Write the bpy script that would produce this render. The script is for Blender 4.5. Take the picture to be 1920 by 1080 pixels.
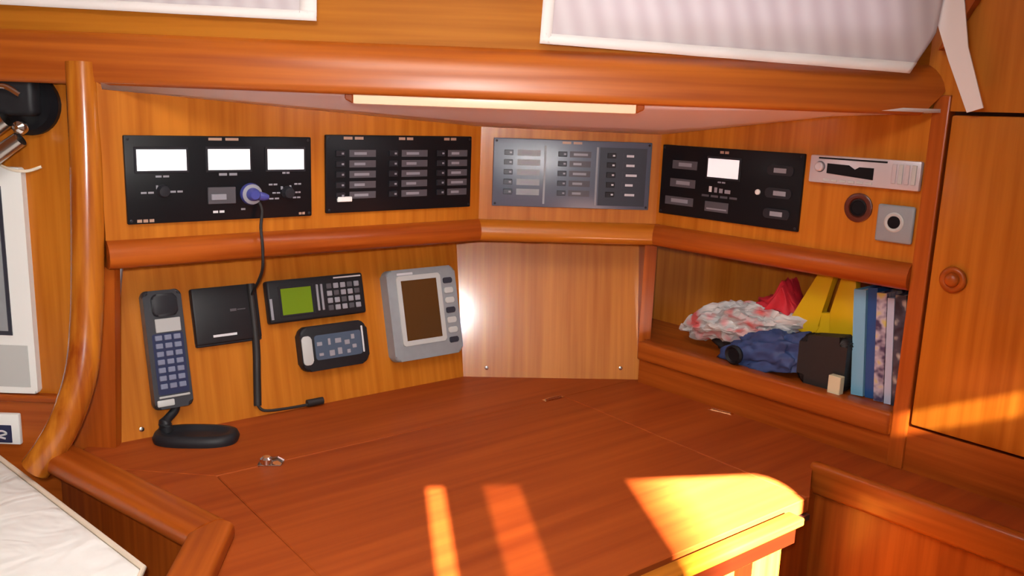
import bpy, bmesh, math, random
from mathutils import Vector, Matrix, noise

random.seed(7)
for o in list(bpy.data.objects):
    bpy.data.objects.remove(o)
SC = bpy.context.scene
COL = SC.collection
DZ = 0.75                       # height of the chart table top above the cabin sole

# ------------------------------------------------------------------ camera
FPX, PITCH, ROLL, EYE = 1620.7, 0.2023, 0.0364, 0.6092
cam_d = bpy.data.cameras.new('camera')
cam_d.sensor_width = 36.0
cam_d.lens = 36.0 * FPX / 1920.0
cam_d.clip_start = 0.02
cam = bpy.data.objects.new('camera', cam_d)
COL.objects.link(cam)
_f = Vector((0, math.cos(PITCH), -math.sin(PITCH)))
_u0 = Vector((0, math.sin(PITCH), math.cos(PITCH)))
_r0 = Vector((1, 0, 0))
_r = math.cos(ROLL) * _r0 + math.sin(ROLL) * _u0
_u = -math.sin(ROLL) * _r0 + math.cos(ROLL) * _u0
cam.matrix_world = Matrix(((_r.x, _u.x, -_f.x, 0), (_r.y, _u.y, -_f.y, 0), (_r.z, _u.z, -_f.z, EYE + DZ), (0, 0, 0, 1)))
SC.camera = cam

# ------------------------------------------------------------------ world, sun, lamps, exposure
W = bpy.data.worlds.new('World')
SC.world = W
W.use_nodes = True
bg = W.node_tree.nodes['Background']
bg.inputs[0].default_value = (0.93, 0.96, 1.0, 1)
bg.inputs[1].default_value = 0.26
SC.view_settings.view_transform = 'Standard'
SC.view_settings.look = 'None'
SC.view_settings.gamma = 1.0
SC.view_settings.use_curve_mapping = False
SC.view_settings.exposure = -0.08

SUN_EL = math.radians(30)
SUN_H = Vector((-0.155, 0.988, 0)).normalized()      # horizontal direction the sunlight travels
sd = bpy.data.lights.new('sun', 'SUN')
sd.energy = 215.0
sd.angle = math.radians(0.4)
sd.color = (1.0, 0.97, 0.92)
sun = bpy.data.objects.new('sun', sd)
COL.objects.link(sun)
sun_dir = (SUN_H * math.cos(SUN_EL) + Vector((0, 0, -math.sin(SUN_EL))))
sun.rotation_euler = sun_dir.to_track_quat('-Z', 'Y').to_euler()
sun.location = (0.5, -2.5, 3.2)

def area(name, loc, target, sx, sy, power, color):
    d = bpy.data.lights.new(name, 'AREA')
    d.shape = 'RECTANGLE'; d.size = sx; d.size_y = sy; d.energy = power; d.color = color
    o = bpy.data.objects.new(name, d); COL.objects.link(o)
    o.location = Vector(loc) + Vector((0, 0, DZ))
    o.rotation_euler = (Vector(target) - Vector(loc)).to_track_quat('-Z', 'Y').to_euler()
    return o
area('skylight_hatch', (-0.15, 0.50, 1.19), (-0.15, 0.60, 0), 0.6, 0.5, 14.0, (1.0, 0.96, 0.90))  # unseen fill light added below the closed roof, no hatch is built
area('window_daylight', (-0.35, 1.75, 0.98), (-0.35, 1.0, 0.85), 0.7, 0.22, 5.0, (1.0, 0.96, 0.97))
area('window_daylight', (0.36, 1.75, 0.95), (0.36, 1.0, 0.82), 0.6, 0.24, 5.0, (1.0, 0.95, 0.97))
fd = bpy.data.lights.new('camera_flash', 'SPOT')
fd.energy = 68.0
fd.spot_size = math.radians(86)
fd.spot_blend = 1.0
fd.shadow_soft_size = 0.025
fd.color = (1.0, 0.97, 0.93)
fl = bpy.data.objects.new('camera_flash', fd)
COL.objects.link(fl)
fl.location = (-0.03, -0.01, EYE + DZ + 0.055)
fl.rotation_euler = (Vector((-0.28, 1.6, 0.30 + DZ)) - fl.location).to_track_quat('-Z', 'Y').to_euler()

# ------------------------------------------------------------------ helpers
def frame(o, u, v, n):
    return Matrix(((u[0], v[0], n[0], o[0]), (u[1], v[1], n[1], o[1]), (u[2], v[2], n[2], o[2] + DZ), (0, 0, 0, 1)))

def box(bm, x0, x1, y0, y1, z0, z1, bev=0.0, seg=2):
    vs = [bm.verts.new((x, y, z)) for z in (z0, z1) for y in (y0, y1) for x in (x0, x1)]
    fs = [(0, 2, 3, 1), (4, 5, 7, 6), (0, 1, 5, 4), (2, 6, 7, 3), (0, 4, 6, 2), (1, 3, 7, 5)]
    faces = [bm.faces.new([vs[i] for i in q]) for q in fs]
    if bev:
        es = list({e for f in faces for e in f.edges})
        bmesh.ops.bevel(bm, geom=es, offset=bev, segments=seg, profile=0.5, affect='EDGES')
    return bm

def prism(bm, pts, z0, z1, bev=0.0, seg=2):
    a = 0.0
    for i in range(len(pts)):
        p, q = pts[i], pts[(i + 1) % len(pts)]
        a += p[0] * q[1] - q[0] * p[1]
    if a < 0:
        pts = pts[::-1]
    lo = [bm.verts.new((p[0], p[1], z0)) for p in pts]
    hi = [bm.verts.new((p[0], p[1], z1)) for p in pts]
    n = len(pts)
    faces = [bm.faces.new(lo[::-1]), bm.faces.new(hi)]
    for i in range(n):
        j = (i + 1) % n
        faces.append(bm.faces.new((lo[i], lo[j], hi[j], hi[i])))
    if bev:
        es = list({e for f in faces for e in f.edges})
        bmesh.ops.bevel(bm, geom=es, offset=bev, segments=seg, profile=0.5, affect='EDGES')
    return bm

def rrect(x0, x1, y0, y1, r, seg=5):
    pts = []
    for cx, cy, a0 in ((x1 - r, y1 - r, 0), (x0 + r, y1 - r, 90), (x0 + r, y0 + r, 180), (x1 - r, y0 + r, 270)):
        for k in range(seg + 1):
            a = math.radians(a0 + 90 * k / seg)
            pts.append((cx + r * math.cos(a), cy + r * math.sin(a)))
    return pts

def lathe(bm, prof, c=(0, 0, 0), axis='z', seg=28):
    """prof: list of (radius, height) along the axis"""
    rings = []
    for r, h in prof:
        ring = []
        for k in range(seg):
            a = 2 * math.pi * k / seg
            p = (r * math.cos(a), r * math.sin(a), h)
            if axis == 'x': p = (p[2], p[0], p[1])
            if axis == 'y': p = (p[0], p[2], p[1])
            ring.append(bm.verts.new((c[0] + p[0], c[1] + p[1], c[2] + p[2])))
        rings.append(ring)
    for a, b in zip(rings, rings[1:]):
        for k in range(seg):
            j = (k + 1) % seg
            bm.faces.new((a[k], a[j], b[j], b[k]))
    bm.faces.new(rings[0][::-1]); bm.faces.new(rings[-1])
    bmesh.ops.recalc_face_normals(bm, faces=bm.faces[:])
    return bm

def tube(bm, pts, rad, seg=12, prof=None, ref=(0, 0, 1)):
    """sweep a round (or given) section along a polyline; rad float or list"""
    P = [Vector(p) for p in pts]
    n = len(P)
    if not isinstance(rad, (list, tuple)): rad = [rad] * n
    rings = []
    for i in range(n):
        t = (P[min(i + 1, n - 1)] - P[max(i - 1, 0)]).normalized()
        rf = Vector(ref)
        if abs(t.dot(rf)) > 0.97: rf = Vector((1, 0, 0)) if abs(t.x) < 0.9 else Vector((0, 1, 0))
        a = t.cross(rf).normalized(); b = a.cross(t).normalized()
        ring = []
        sec = prof or [(math.cos(2 * math.pi * k / seg), math.sin(2 * math.pi * k / seg)) for k in range(seg)]
        for (x, y) in sec:
            ring.append(bm.verts.new(P[i] + a * x * rad[i] + b * y * rad[i]))
        rings.append(ring)
    m = len(rings[0])
    for a, b in zip(rings, rings[1:]):
        for k in range(m):
            j = (k + 1) % m
            bm.faces.new((a[k], a[j], b[j], b[k]))
    bm.faces.new(rings[0][::-1]); bm.faces.new(rings[-1])
    bmesh.ops.recalc_face_normals(bm, faces=bm.faces[:])
    return bm

def smooth_path(pts, n=8):
    P = [Vector(p) for p in pts]
    out = []
    for i in range(len(P) - 1):
        p0, p1, p2, p3 = P[max(i - 1, 0)], P[i], P[i + 1], P[min(i + 2, len(P) - 1)]
        for k in range(n):
            t = k / n
            out.append(0.5 * ((2 * p1) + (p2 - p0) * t + (2 * p0 - 5 * p1 + 4 * p2 - p3) * t * t + (3 * p1 - p0 - 3 * p2 + p3) * t ** 3))
    out.append(P[-1])
    return out

def blob(bm, c, s, amp=0.15, freq=2.0, seed=0, sub=4, power=1.0):
    r = bmesh.ops.create_icosphere(bm, subdivisions=sub, radius=1.0)
    for v in r['verts']:
        d = v.co.normalized()
        k = 1 + amp * noise.noise(d * freq + Vector((seed, seed * 2.3, 1))) + 0.5 * amp * noise.noise(d * freq * 2.7 + Vector((seed, 5, seed)))
        q = Vector([math.copysign(abs(x) ** power, x) for x in d])
        v.co = Vector((c[0] + q.x * s[0] * k, c[1] + q.y * s[1] * k, c[2] + q.z * s[2] * k))
    return bm

def obj(name, bm, mat, parent=None, mtx=None, smooth=False, ang=35):
    me = bpy.data.meshes.new(name)
    bm.normal_update()
    bm.to_mesh(me); bm.free()
    if smooth:
        for p in me.polygons: p.use_smooth = True
        try: me.set_sharp_from_angle(angle=math.radians(ang))
        except Exception: pass
    me.materials.append(mat)
    o = bpy.data.objects.new(name, me)
    COL.objects.link(o)
    if parent is not None: o.parent = parent
    if mtx is not None: o.matrix_basis = mtx
    return o

def B(): return bmesh.new()

def thing(name, label, cat, mtx, group=None):
    o = bpy.data.objects.new(name, None)
    COL.objects.link(o)
    o.empty_display_size = 0.02
    o.matrix_basis = mtx
    tag(o, label, cat, group)
    return o

def tag(o, label, cat, group=None):
    o['label'] = label; o['category'] = cat
    if group: o['group'] = group
    return o

def struct(o, label=None, cat=None):
    o['kind'] = 'structure'
    if label: o['label'] = label
    if cat: o['category'] = cat
    return o

def at(mtx, x, y, z):
    """frame mtx moved to a local point"""
    return mtx @ Matrix.Translation((x, y, z))

# ------------------------------------------------------------------ materials
def mat_new(name):
    m = bpy.data.materials.new(name); m.use_nodes = True
    nt = m.node_tree
    return m, nt, nt.nodes['Principled BSDF']

def plain(name, col, rough=0.5, metal=0.0, coat=0.0, spec=0.5, emit=None, es=0.0, var=0.0):
    m, nt, p = mat_new(name)
    p.inputs['Base Color'].default_value = (*col, 1)
    p.inputs['Roughness'].default_value = rough
    p.inputs['Metallic'].default_value = metal
    p.inputs['Coat Weight'].default_value = coat
    p.inputs['Coat Roughness'].default_value = 0.1
    p.inputs['Specular IOR Level'].default_value = spec
    if emit:
        p.inputs['Emission Color'].default_value = (*emit, 1)
        p.inputs['Emission Strength'].default_value = es
    tc = nt.nodes.new('ShaderNodeTexCoord')
    nz = nt.nodes.new('ShaderNodeTexNoise'); nz.inputs['Scale'].default_value = 60
    rm = nt.nodes.new('ShaderNodeMapRange')
    rm.inputs['To Min'].default_value = rough * 0.85; rm.inputs['To Max'].default_value = min(1, rough * 1.15)
    nt.links.new(tc.outputs['Object'], nz.inputs['Vector'])
    nt.links.new(nz.outputs['Fac'], rm.inputs['Value'])
    nt.links.new(rm.outputs['Result'], p.inputs['Roughness'])
    if var:
        mx = nt.nodes.new('ShaderNodeMix'); mx.data_type = 'RGBA'
        mx.inputs[6].default_value = (*[c * (1 - var) for c in col], 1)
        mx.inputs[7].default_value = (*[min(1, c * (1 + var)) for c in col], 1)
        nt.links.new(nz.outputs['Fac'], mx.inputs[0])
        nt.links.new(mx.outputs[2], p.inputs['Base Color'])
    return m

def wood(name, light, dark, axis='y', rough=0.34, coat=0.15, fine=70.0, wide=9.0, coat_r=0.18, spec=0.25):
    """varnished wood with the grain along the object's own axis"""
    m, nt, p = mat_new(name)
    L = nt.links.new
    tc = nt.nodes.new('ShaderNodeTexCoord')
    def mapped(across, along):
        mp = nt.nodes.new('ShaderNodeMapping')
        s = [across] * 3
        s['xyz'.index(axis)] = along
        mp.inputs['Scale'].default_value = s
        L(tc.outputs['Object'], mp.inputs['Vector'])
        return mp
    n1 = nt.nodes.new('ShaderNodeTexNoise'); n1.inputs['Scale'].default_value = 1.0; n1.inputs['Detail'].default_value = 4
    L(mapped(fine, fine * 0.035).outputs['Vector'], n1.inputs['Vector'])
    n2 = nt.nodes.new('ShaderNodeTexNoise'); n2.inputs['Scale'].default_value = 1.0; n2.inputs['Detail'].default_value = 3
    n2.inputs['Distortion'].default_value = 0.8
    L(mapped(wide, wide * 0.12).outputs['Vector'], n2.inputs['Vector'])
    ad = nt.nodes.new('ShaderNodeMath'); ad.operation = 'MULTIPLY_ADD'
    L(n1.outputs['Fac'], ad.inputs[0]); ad.inputs[1].default_value = 0.55
    ml = nt.nodes.new('ShaderNodeMath'); ml.operation = 'MULTIPLY'; ml.inputs[1].default_value = 0.45
    L(n2.outputs['Fac'], ml.inputs[0]); L(ml.outputs[0], ad.inputs[2])
    cr = nt.nodes.new('ShaderNodeValToRGB')
    cr.color_ramp.elements[0].position = 0.36; cr.color_ramp.elements[0].color = (*dark, 1)
    cr.color_ramp.elements[1].position = 0.62; cr.color_ramp.elements[1].color = (*light, 1)
    L(ad.outputs[0], cr.inputs['Fac'])
    L(cr.outputs['Color'], p.inputs['Base Color'])
    p.inputs['Roughness'].default_value = rough
    p.inputs['Coat Weight'].default_value = coat
    p.inputs['Coat Roughness'].default_value = coat_r
    p.inputs['Specular IOR Level'].default_value = spec
    return m

TEAK_L, TEAK_D = (0.55, 0.180, 0.016), (0.37, 0.098, 0.006)
MAH_L, MAH_D = (0.43, 0.095, 0.010), (0.25, 0.042, 0.004)
M = {}
for ax in 'xyz':
    M['teak_' + ax] = wood('teak_veneer_' + ax, TEAK_L, TEAK_D, ax)
    M['mah_' + ax] = wood('mahogany_' + ax, MAH_L, MAH_D, ax, rough=0.34, coat=0.12, spec=0.25)
M['teak_up'] = wood('teak_cabin_side', (0.45, 0.150, 0.012), (0.31, 0.085, 0.005), 'x', rough=0.5, coat=0.0, spec=0.1)
M['pale_y'] = wood('pale_veneer', (0.54, 0.185, 0.026), (0.38, 0.105, 0.010), 'y', rough=0.36, coat=0.60, coat_r=0.15)
M['desk'] = wood('chart_table_wood', (0.37, 0.072, 0.012), (0.25, 0.041, 0.008), 'x', rough=0.45, coat=0.0, fine=45, wide=7, spec=0.12)
M['groove'] = plain('groove_dark', (0.06, 0.012, 0.004), 0.7)
M['black'] = plain('black_panel', (0.007, 0.007, 0.009), 0.40, spec=0.18)
M['black_soft'] = plain('black_plastic', (0.013, 0.013, 0.016), 0.5, var=0.2, spec=0.3)
M['black_rubber'] = plain('black_rubber', (0.014, 0.012, 0.012), 0.6)
M['slate'] = plain('slate_blue_panel', (0.065, 0.088, 0.135), 0.36, spec=1.0)
M['slate_dark'] = plain('slate_dark', (0.03, 0.034, 0.05), 0.35)
M['dark_tab'] = plain('dark_toggle', (0.020, 0.020, 0.025), 0.4, spec=0.25)
M['label_grey'] = plain('label_grey', (0.27, 0.27, 0.31), 0.5)
M['label_dim'] = plain('label_dim', (0.075, 0.072, 0.085), 0.5)
M['label_tan'] = plain('label_tan', (0.42, 0.27, 0.20), 0.6)
M['label_light'] = plain('label_light', (0.62, 0.62, 0.65), 0.5)
M['white'] = plain('white_plastic', (0.82, 0.82, 0.80), 0.45)
M['meter'] = plain('meter_face', (0.90, 0.90, 0.92), 0.4, emit=(0.95, 0.96, 1.0), es=0.45)
M['grey'] = plain('grey_plastic', (0.27, 0.29, 0.31), 0.45, var=0.1)
M['grey_light'] = plain('light_grey_plastic', (0.50, 0.51, 0.50), 0.42)
M['silver'] = plain('silver_plastic', (0.60, 0.55, 0.58), 0.32, metal=0.25)
M['chrome'] = plain('chrome', (0.75, 0.72, 0.70), 0.12, metal=1.0)
M['steel'] = plain('steel', (0.55, 0.53, 0.50), 0.25, metal=1.0)
M['brass'] = plain('brass', (0.80, 0.55, 0.35), 0.22, metal=1.0)
M['lcd_green'] = plain('green_display', (0.12, 0.19, 0.008), 0.25, emit=(0.25, 0.40, 0.01), es=0.12)
M['lcd_brown'] = plain('brown_display', (0.085, 0.038, 0.012), 0.18)
M['lcd_grey'] = plain('grey_display', (0.42, 0.42, 0.42), 0.3)
M['lcd_blue'] = plain('blue_grey_display', (0.07, 0.10, 0.15), 0.22)
M['key_blue'] = plain('blue_grey_key', (0.17, 0.19, 0.28), 0.45)
M['phone_body'] = plain('phone_charcoal', (0.035, 0.037, 0.045), 0.38)
M['plug_blue'] = plain('violet_blue_plug', (0.06, 0.07, 0.30), 0.3)
M['headliner'] = plain('white_headliner', (0.92, 0.87, 0.90), 0.6)
M['lamp'] = plain('lamp_diffuser', (0.9, 0.9, 0.9), 0.4, emit=(0.95, 0.95, 1.0), es=15.0)
M['lamp_cover'] = plain('lamp_cover_cream', (0.90, 0.70, 0.48), 0.35, emit=(1.0, 0.72, 0.45), es=0.35)
M['cushion'] = plain('white_upholstery', (0.90, 0.90, 0.87), 0.85, var=0.03)
_nt = M['cushion'].node_tree; _n = _nt.nodes.new('ShaderNodeTexNoise'); _n.inputs['Scale'].default_value = 9; _n.inputs['Distortion'].default_value = 1.5
_b = _nt.nodes.new('ShaderNodeBump'); _b.inputs['Strength'].default_value = 0.5; _b.inputs['Distance'].default_value = 0.02
_c = _nt.nodes.new('ShaderNodeTexCoord'); _nt.links.new(_c.outputs['Object'], _n.inputs['Vector']); _nt.links.new(_n.outputs['Fac'], _b.inputs['Height']); _nt.links.new(_b.outputs['Normal'], _nt.nodes['Principled BSDF'].inputs['Normal'])
M['piping'] = plain('cream_piping', (0.78, 0.66, 0.52), 0.8)
M['yellow'] = plain('yellow_plastic', (0.62, 0.40, 0.005), 0.4)
M['navy'] = plain('navy_plate', (0.012, 0.020, 0.070), 0.4)
M['red_cloth'] = plain('red_cloth', (0.50, 0.012, 0.025), 0.7, var=0.25)
M['blue_cloth'] = plain('blue_cloth', (0.030, 0.055, 0.16), 0.6, var=0.35)
M['cream'] = plain('cream_card', (0.60, 0.55, 0.36), 0.6)
M['paper'] = plain('paper_edge', (0.65, 0.62, 0.55), 0.8)
M['floor'] = wood('sole_wood', (0.30, 0.10, 0.02), (0.2, 0.06, 0.01), 'x')
M['cabin_white'] = plain('cabin_white', (0.7, 0.68, 0.64), 0.6)
M['smoke'] = None

def mix_noise(name, c1, c2, c3, scale, rough):
    m, nt, p = mat_new(name)
    tc = nt.nodes.new('ShaderNodeTexCoord'); nz = nt.nodes.new('ShaderNodeTexNoise')
    nz.inputs['Scale'].default_value = scale; nz.inputs['Detail'].default_value = 2
    cr = nt.nodes.new('ShaderNodeValToRGB')
    e = cr.color_ramp.elements
    e[0].position = 0.40; e[0].color = (*c1, 1); e[1].position = 0.66; e[1].color = (*c3, 1)
    k = e.new(0.54); k.color = (*c2, 1)
    nt.links.new(tc.outputs['Object'], nz.inputs['Vector']); nt.links.new(nz.outputs['Fac'], cr.inputs['Fac'])
    nt.links.new(cr.outputs['Color'], p.inputs['Base Color'])
    p.inputs['Roughness'].default_value = rough
    return m
M['bag'] = mix_noise('carrier_bag_film', (0.62, 0.60, 0.58), (0.42, 0.44, 0.44), (0.55, 0.10, 0.10), 16, 0.35)
M['spine_mix'] = mix_noise('printed_spine', (0.05, 0.04, 0.10), (0.45, 0.42, 0.50), (0.55, 0.50, 0.15), 38, 0.4)

def curtain_mat():
    m, nt, p = mat_new('curtain_cotton')
    L = nt.links.new
    tc = nt.nodes.new('ShaderNodeTexCoord'); mp = nt.nodes.new('ShaderNodeMapping')
    mp.inputs['Scale'].default_value = (1, 1, 1); mp.inputs['Rotation'].default_value = (0, 0, math.radians(-14))
    wv = nt.nodes.new('ShaderNodeTexWave'); wv.inputs['Scale'].default_value = 9; wv.inputs['Distortion'].default_value = 1.2
    cr = nt.nodes.new('ShaderNodeValToRGB')
    cr.color_ramp.elements[0].color = (0.74, 0.66, 0.69, 1); cr.color_ramp.elements[1].color = (0.83, 0.77, 0.79, 1)
    L(tc.outputs['Object'], mp.inputs['Vector']); L(mp.outputs['Vector'], wv.inputs['Vector'])
    L(wv.outputs['Fac'], cr.inputs['Fac']); L(cr.outputs['Color'], p.inputs['Base Color'])
    p.inputs['Roughness'].default_value = 0.9
    tr = nt.nodes.new('ShaderNodeBsdfTranslucent'); L(cr.outputs['Color'], tr.inputs['Color'])
    mx = nt.nodes.new('ShaderNodeMixShader'); mx.inputs[0].default_value = 0.35
    L(p.outputs[0], mx.inputs[1]); L(tr.outputs[0], mx.inputs[2])
    L(mx.outputs[0], nt.nodes['Material Output'].inputs['Surface'])
    return m
M['curtain'] = curtain_mat()
M['hem'] = plain('curtain_hem', (0.82, 0.76, 0.74), 0.9)

def filter_mat(name, col):  # transparent tint for the added sun filters
    m, nt, p = mat_new(name)
    t = nt.nodes.new('ShaderNodeBsdfTransparent'); t.inputs[0].default_value = (*col, 1)
    nt.links.new(t.outputs[0], nt.nodes['Material Output'].inputs['Surface'])
    return m
def graded(name):
    m, nt, p = mat_new(name)
    tc = nt.nodes.new('ShaderNodeTexCoord'); sx_ = nt.nodes.new('ShaderNodeSeparateXYZ'); cr = nt.nodes.new('ShaderNodeValToRGB')
    cr.color_ramp.elements[0].color = (0.34, 0.31, 0.28, 1); cr.color_ramp.elements[1].color = (1, 1, 1, 1)
    t = nt.nodes.new('ShaderNodeBsdfTransparent')
    nt.links.new(tc.outputs['Generated'], sx_.inputs[0]); nt.links.new(sx_.outputs[0], cr.inputs['Fac'])
    nt.links.new(cr.outputs['Color'], t.inputs[0]); nt.links.new(t.outputs[0], nt.nodes['Material Output'].inputs['Surface'])
    return m
M['smoke'] = filter_mat('smoked_acrylic', (0.23, 0.20, 0.18))
M['smoke_light'] = filter_mat('tinted_acrylic', (0.55, 0.52, 0.48))

# ------------------------------------------------------------------ the plan of the navigation corner
P1 = Vector((-0.0790, 1.8950)); P2 = Vector((0.3148, 1.9197))
uL = Vector((0.7828, 0.6223, 0)); nL = Vector((0.6223, -0.7828, 0))
uM = Vector((0.9980, 0.0626, 0)); nM = Vector((0.0626, -0.9980, 0))
uR = Vector((0.6656, -0.7463, 0)); nR = Vector((-0.7463, -0.6656, 0))
Z = Vector((0, 0, 1))
FL = frame((P1.x, P1.y, 0), uL, Z, nL)           # wall frames: x right, y up, z towards the room
FM = frame((P1.x, P1.y, 0), uM, Z, nM)
FR = frame((P2.x, P2.y, 0), uR, Z, nR)
T = 0.25
def tilted(o, u, n, k0):
    N = (n + Z * T).normalized()
    v = N.cross(u)
    if v.z < 0: v = -v
    c = Vector((o.x, o.y, 0)) - n * k0
    return frame(c, u, v, N)
TL = tilted(P1, uL, nL, 0.041)                    # the leaning lower instrument boards
TM = tilted(P1, uM, nM, 0.033)
bu = Vector((0.99905, 0.0436, 0)); bn = Vector((0.0436, -0.99905, 0))
FB = frame((-0.66, 1.418, 0), bu, Z, bn)          # beam frame
FW = frame((0, 0, 0), (1, 0, 0), (0, 1, 0), (0, 0, 1))
FK = frame((P1.x, P1.y, 0), uL, Vector((-0.6223, 0.7828, 0)), Z)   # chart table frame, x along the left wall
FKi = FK.inverted()
def K(x, y):
    q = FKi @ Vector((x, y, DZ)); return (q.x, q.y)

# ------------------------------------------------------------------ structure: walls, ceiling, beam
b = B(); box(b, -0.765, 0.0, 0.335, 0.66, -0.02, 0.0)
wl = struct(obj('wall_left', b, M['teak_y'], None, FL), 'teak veneered upper wall left of the corner holding two black panels', 'wall')
b = B(); prism(b, [(-0.705, 0.345), (0.045, 0.345), (0.0, -0.004), (-0.775, -0.004)], -0.012, 0.0)
tl = obj('lower_panel', b, M['teak_y'], wl); tl.matrix_basis = FL.inverted() @ TL

b = B(); box(b, 0.0, 0.3946, 0.335, 0.62, -0.02, 0.0)
wb = struct(obj('wall_back', b, M['pale_y'], None, FM), 'narrow teak wall across the corner with the slate switch panel', 'wall')
b = B(); prism(b, [(-0.055, 0.345), (0.392, 0.345), (0.407, -0.004), (-0.024, -0.004)], -0.012, 0.0)
tm = obj('lower_panel', b, M['pale_y'], wb); tm.matrix_basis = FM.inverted() @ TM
b = B(); box(b, 0.384, 0.412, -0.004, 0.335, -0.12, -0.045)
obj('corner_post', b, M['mah_y'], wb)

def screws(parent, fr, pts):
    for (x, y) in pts:
        s = B(); lathe(s, [(0.0045, 0.0), (0.0045, 0.0012), (0.0025, 0.0022)], (0, 0, 0), 'z', 14)
        o = obj('screw', s, M['steel'], parent, smooth=True)
        o.matrix_basis = parent.matrix_basis.inverted() @ at(fr, x, y, 0)
screws(wl, TL, [(-0.713, 0.017)])
screws(wb, TM, [(0.029, 0.021), (0.344, 0.026)])

# right wall: upper board, stile, base, open cubby, board over the door
b = B(); box(b, 0.0, 0.578, 0.335, 0.66, -0.02, 0.0)
wr = struct(obj('wall_right', b, M['teak_y'], None, FR), 'teak upper wall right of the corner with the cubby below', 'wall')
b = B(); box(b, 0.575, 0.604, 0.0, 0.66, -0.03, 0.006, 0.003); obj('stile', b, M['mah_y'], wr)
b = B(); box(b, 0.604, 1.45, 0.634, 1.14, -0.02, 0.002); obj('board_over_door', b, M['teak_y'], wr)
b = B(); box(b, 0.54, 0.604, 0.66, 1.14, -0.02, 0.0); obj('board_above_stile', b, M['teak_y'], wr)
b = B(); box(b, -0.02, 1.45, -0.02, 0.082, -0.03, 0.0); obj('base_board', b, M['mah_x'], wr)
b = B(); box(b, -0.02, 0.575, 0.056, 0.100, -0.03, 0.012, 0.006, 3); obj('cubby_sill', b, M['mah_x'], wr, smooth=True)
b = B(); box(b, -0.30, 0.60, 0.08, 0.096, -0.21, -0.03); obj('cubby_floor', b, M['mah_x'], wr)
b = B(); box(b, -0.34, 0.61, 0.08, 0.36, -0.222, -0.21); obj('cubby_back', b, M['teak_y'], wr)
b = B(); box(b, 0.590, 0.604, 0.09, 0.335, -0.21, -0.03); obj('cubby_side', b, M['mah_y'], wr)
b = B(); box(b, -0.30, 0.60, 0.336, 0.35, -0.21, -0.02); obj('cubby_top', b, M['mah_x'], wr)
b = B(); prism(b, [(0.590, 0.735), (0.640, 0.83), (0.70, 0.93), (0.655, 0.93), (0.608, 0.80), (0.578, 0.73)], 0.0, 0.022, 0.003)
obj('slanting_trim', b, M['mah_y'], wr)

# moulded lip that runs round under the upper walls (mitred at both corners)
def lip(name, fr, u0, u1, m0, m1, mat):
    prof = [(-0.03, 0.326), (0.010, 0.326), (0.017, 0.331), (0.021, 0.341), (0.020, 0.354), (0.014, 0.365), (0.004, 0.373), (-0.03, 0.373)]
    b = B(); rings = []
    for (uu, mm) in ((u0, m0), (u1, m1)):
        rings.append([b.verts.new((uu + mm * n, z, n)) for n, z in prof])
    k = len(prof)
    for i in range(k):
        j = (i + 1) % k
        b.faces.new((rings[0][i], rings[0][j], rings[1][j], rings[1][i]))
    b.faces.new(rings[0]); b.faces.new(rings[1][::-1])
    bmesh.ops.recalc_face_normals(b, faces=b.faces[:])
    return struct(obj(name, b, mat, None, fr, smooth=True, ang=50))
aLM = math.acos(uL.dot(uM)) / 2; aMR = math.acos(uM.dot(uR)) / 2
lip('trim_1', FL, -0.765, 0.0, 0.0, -math.tan(aLM), M['mah_x'])
lip('trim_2', FM, 0.0, 0.3946, math.tan(aLM), -math.tan(aMR), M['teak_x'])
lip('trim_3', FR, 0.0, 0.576, math.tan(aMR), 0.0, M['mah_x'])

# headliner: ruled between the tops of the walls and the beam
back = [(-0.672, 1.424, 0.6222), (-0.40, 1.640, 0.6010), (-0.079, 1.895, 0.5760), (0.118, 1.9075, 0.5735), (0.3148, 1.9197, 0.5725), (0.45, 1.768, 0.598), (0.577, 1.626, 0.6225), (0.71, 1.476, 0.634)]
front = [(-0.672, 1.420), (-0.45, 1.43), (-0.15, 1.444), (0.05, 1.452), (0.25, 1.461), (0.42, 1.468), (0.56, 1.474), (0.71, 1.4755)]
b = B(); rows = []
for i in range(6):
    t = i / 5
    rows.append([b.verts.new((p[0] * (1 - t) + q[0] * t, p[1] * (1 - t) + q[1] * t, p[2] * (1 - t) + 0.634 * t)) for p, q in zip(back, front)])
for a, c in zip(rows, rows[1:]):
    for i in range(len(back) - 1):
        b.faces.new((a[i], a[i + 1], c[i + 1], c[i]))
cl = struct(obj('ceiling', b, M['headliner'], None, FW, smooth=True, ang=60), 'pale headliner over the instrument corner', 'ceiling')
sm = cl.modifiers.new('thick', 'SOLIDIFY'); sm.thickness = 0.006; sm.offset = 0

# beam across the opening, its upper half rounded back
bp = [(-0.034, 0.626), (-0.006, 0.626), (-0.001, 0.631), (0.0, 0.640), (0.0, 0.656), (-0.001, 0.668), (-0.004, 0.680), (-0.009, 0.691), (-0.016, 0.701), (-0.024, 0.708), (-0.034, 0.712)]
b = B(); r0 = [b.verts.new((-0.79, z, n)) for n, z in bp]; r1 = [b.verts.new((1.334 + 0.040 * min(1, (z - 0.626) / 0.045), z, n)) for n, z in bp]
for i in range(len(bp)):
    j = (i + 1) % len(bp); b.faces.new((r0[i], r0[j], r1[j], r1[i]))
b.faces.new(r0[::-1]); b.faces.new(r1); bmesh.ops.recalc_face_normals(b, faces=b.faces[:])
struct(obj('trim_4', b, wood('beam_wood', (0.50, 0.125, 0.012), (0.31, 0.060, 0.005), 'x', rough=0.38, coat=0.45, coat_r=0.30), None, FB, smooth=True, ang=50), 'wide varnished beam across the top of the corner', 'beam')
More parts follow.
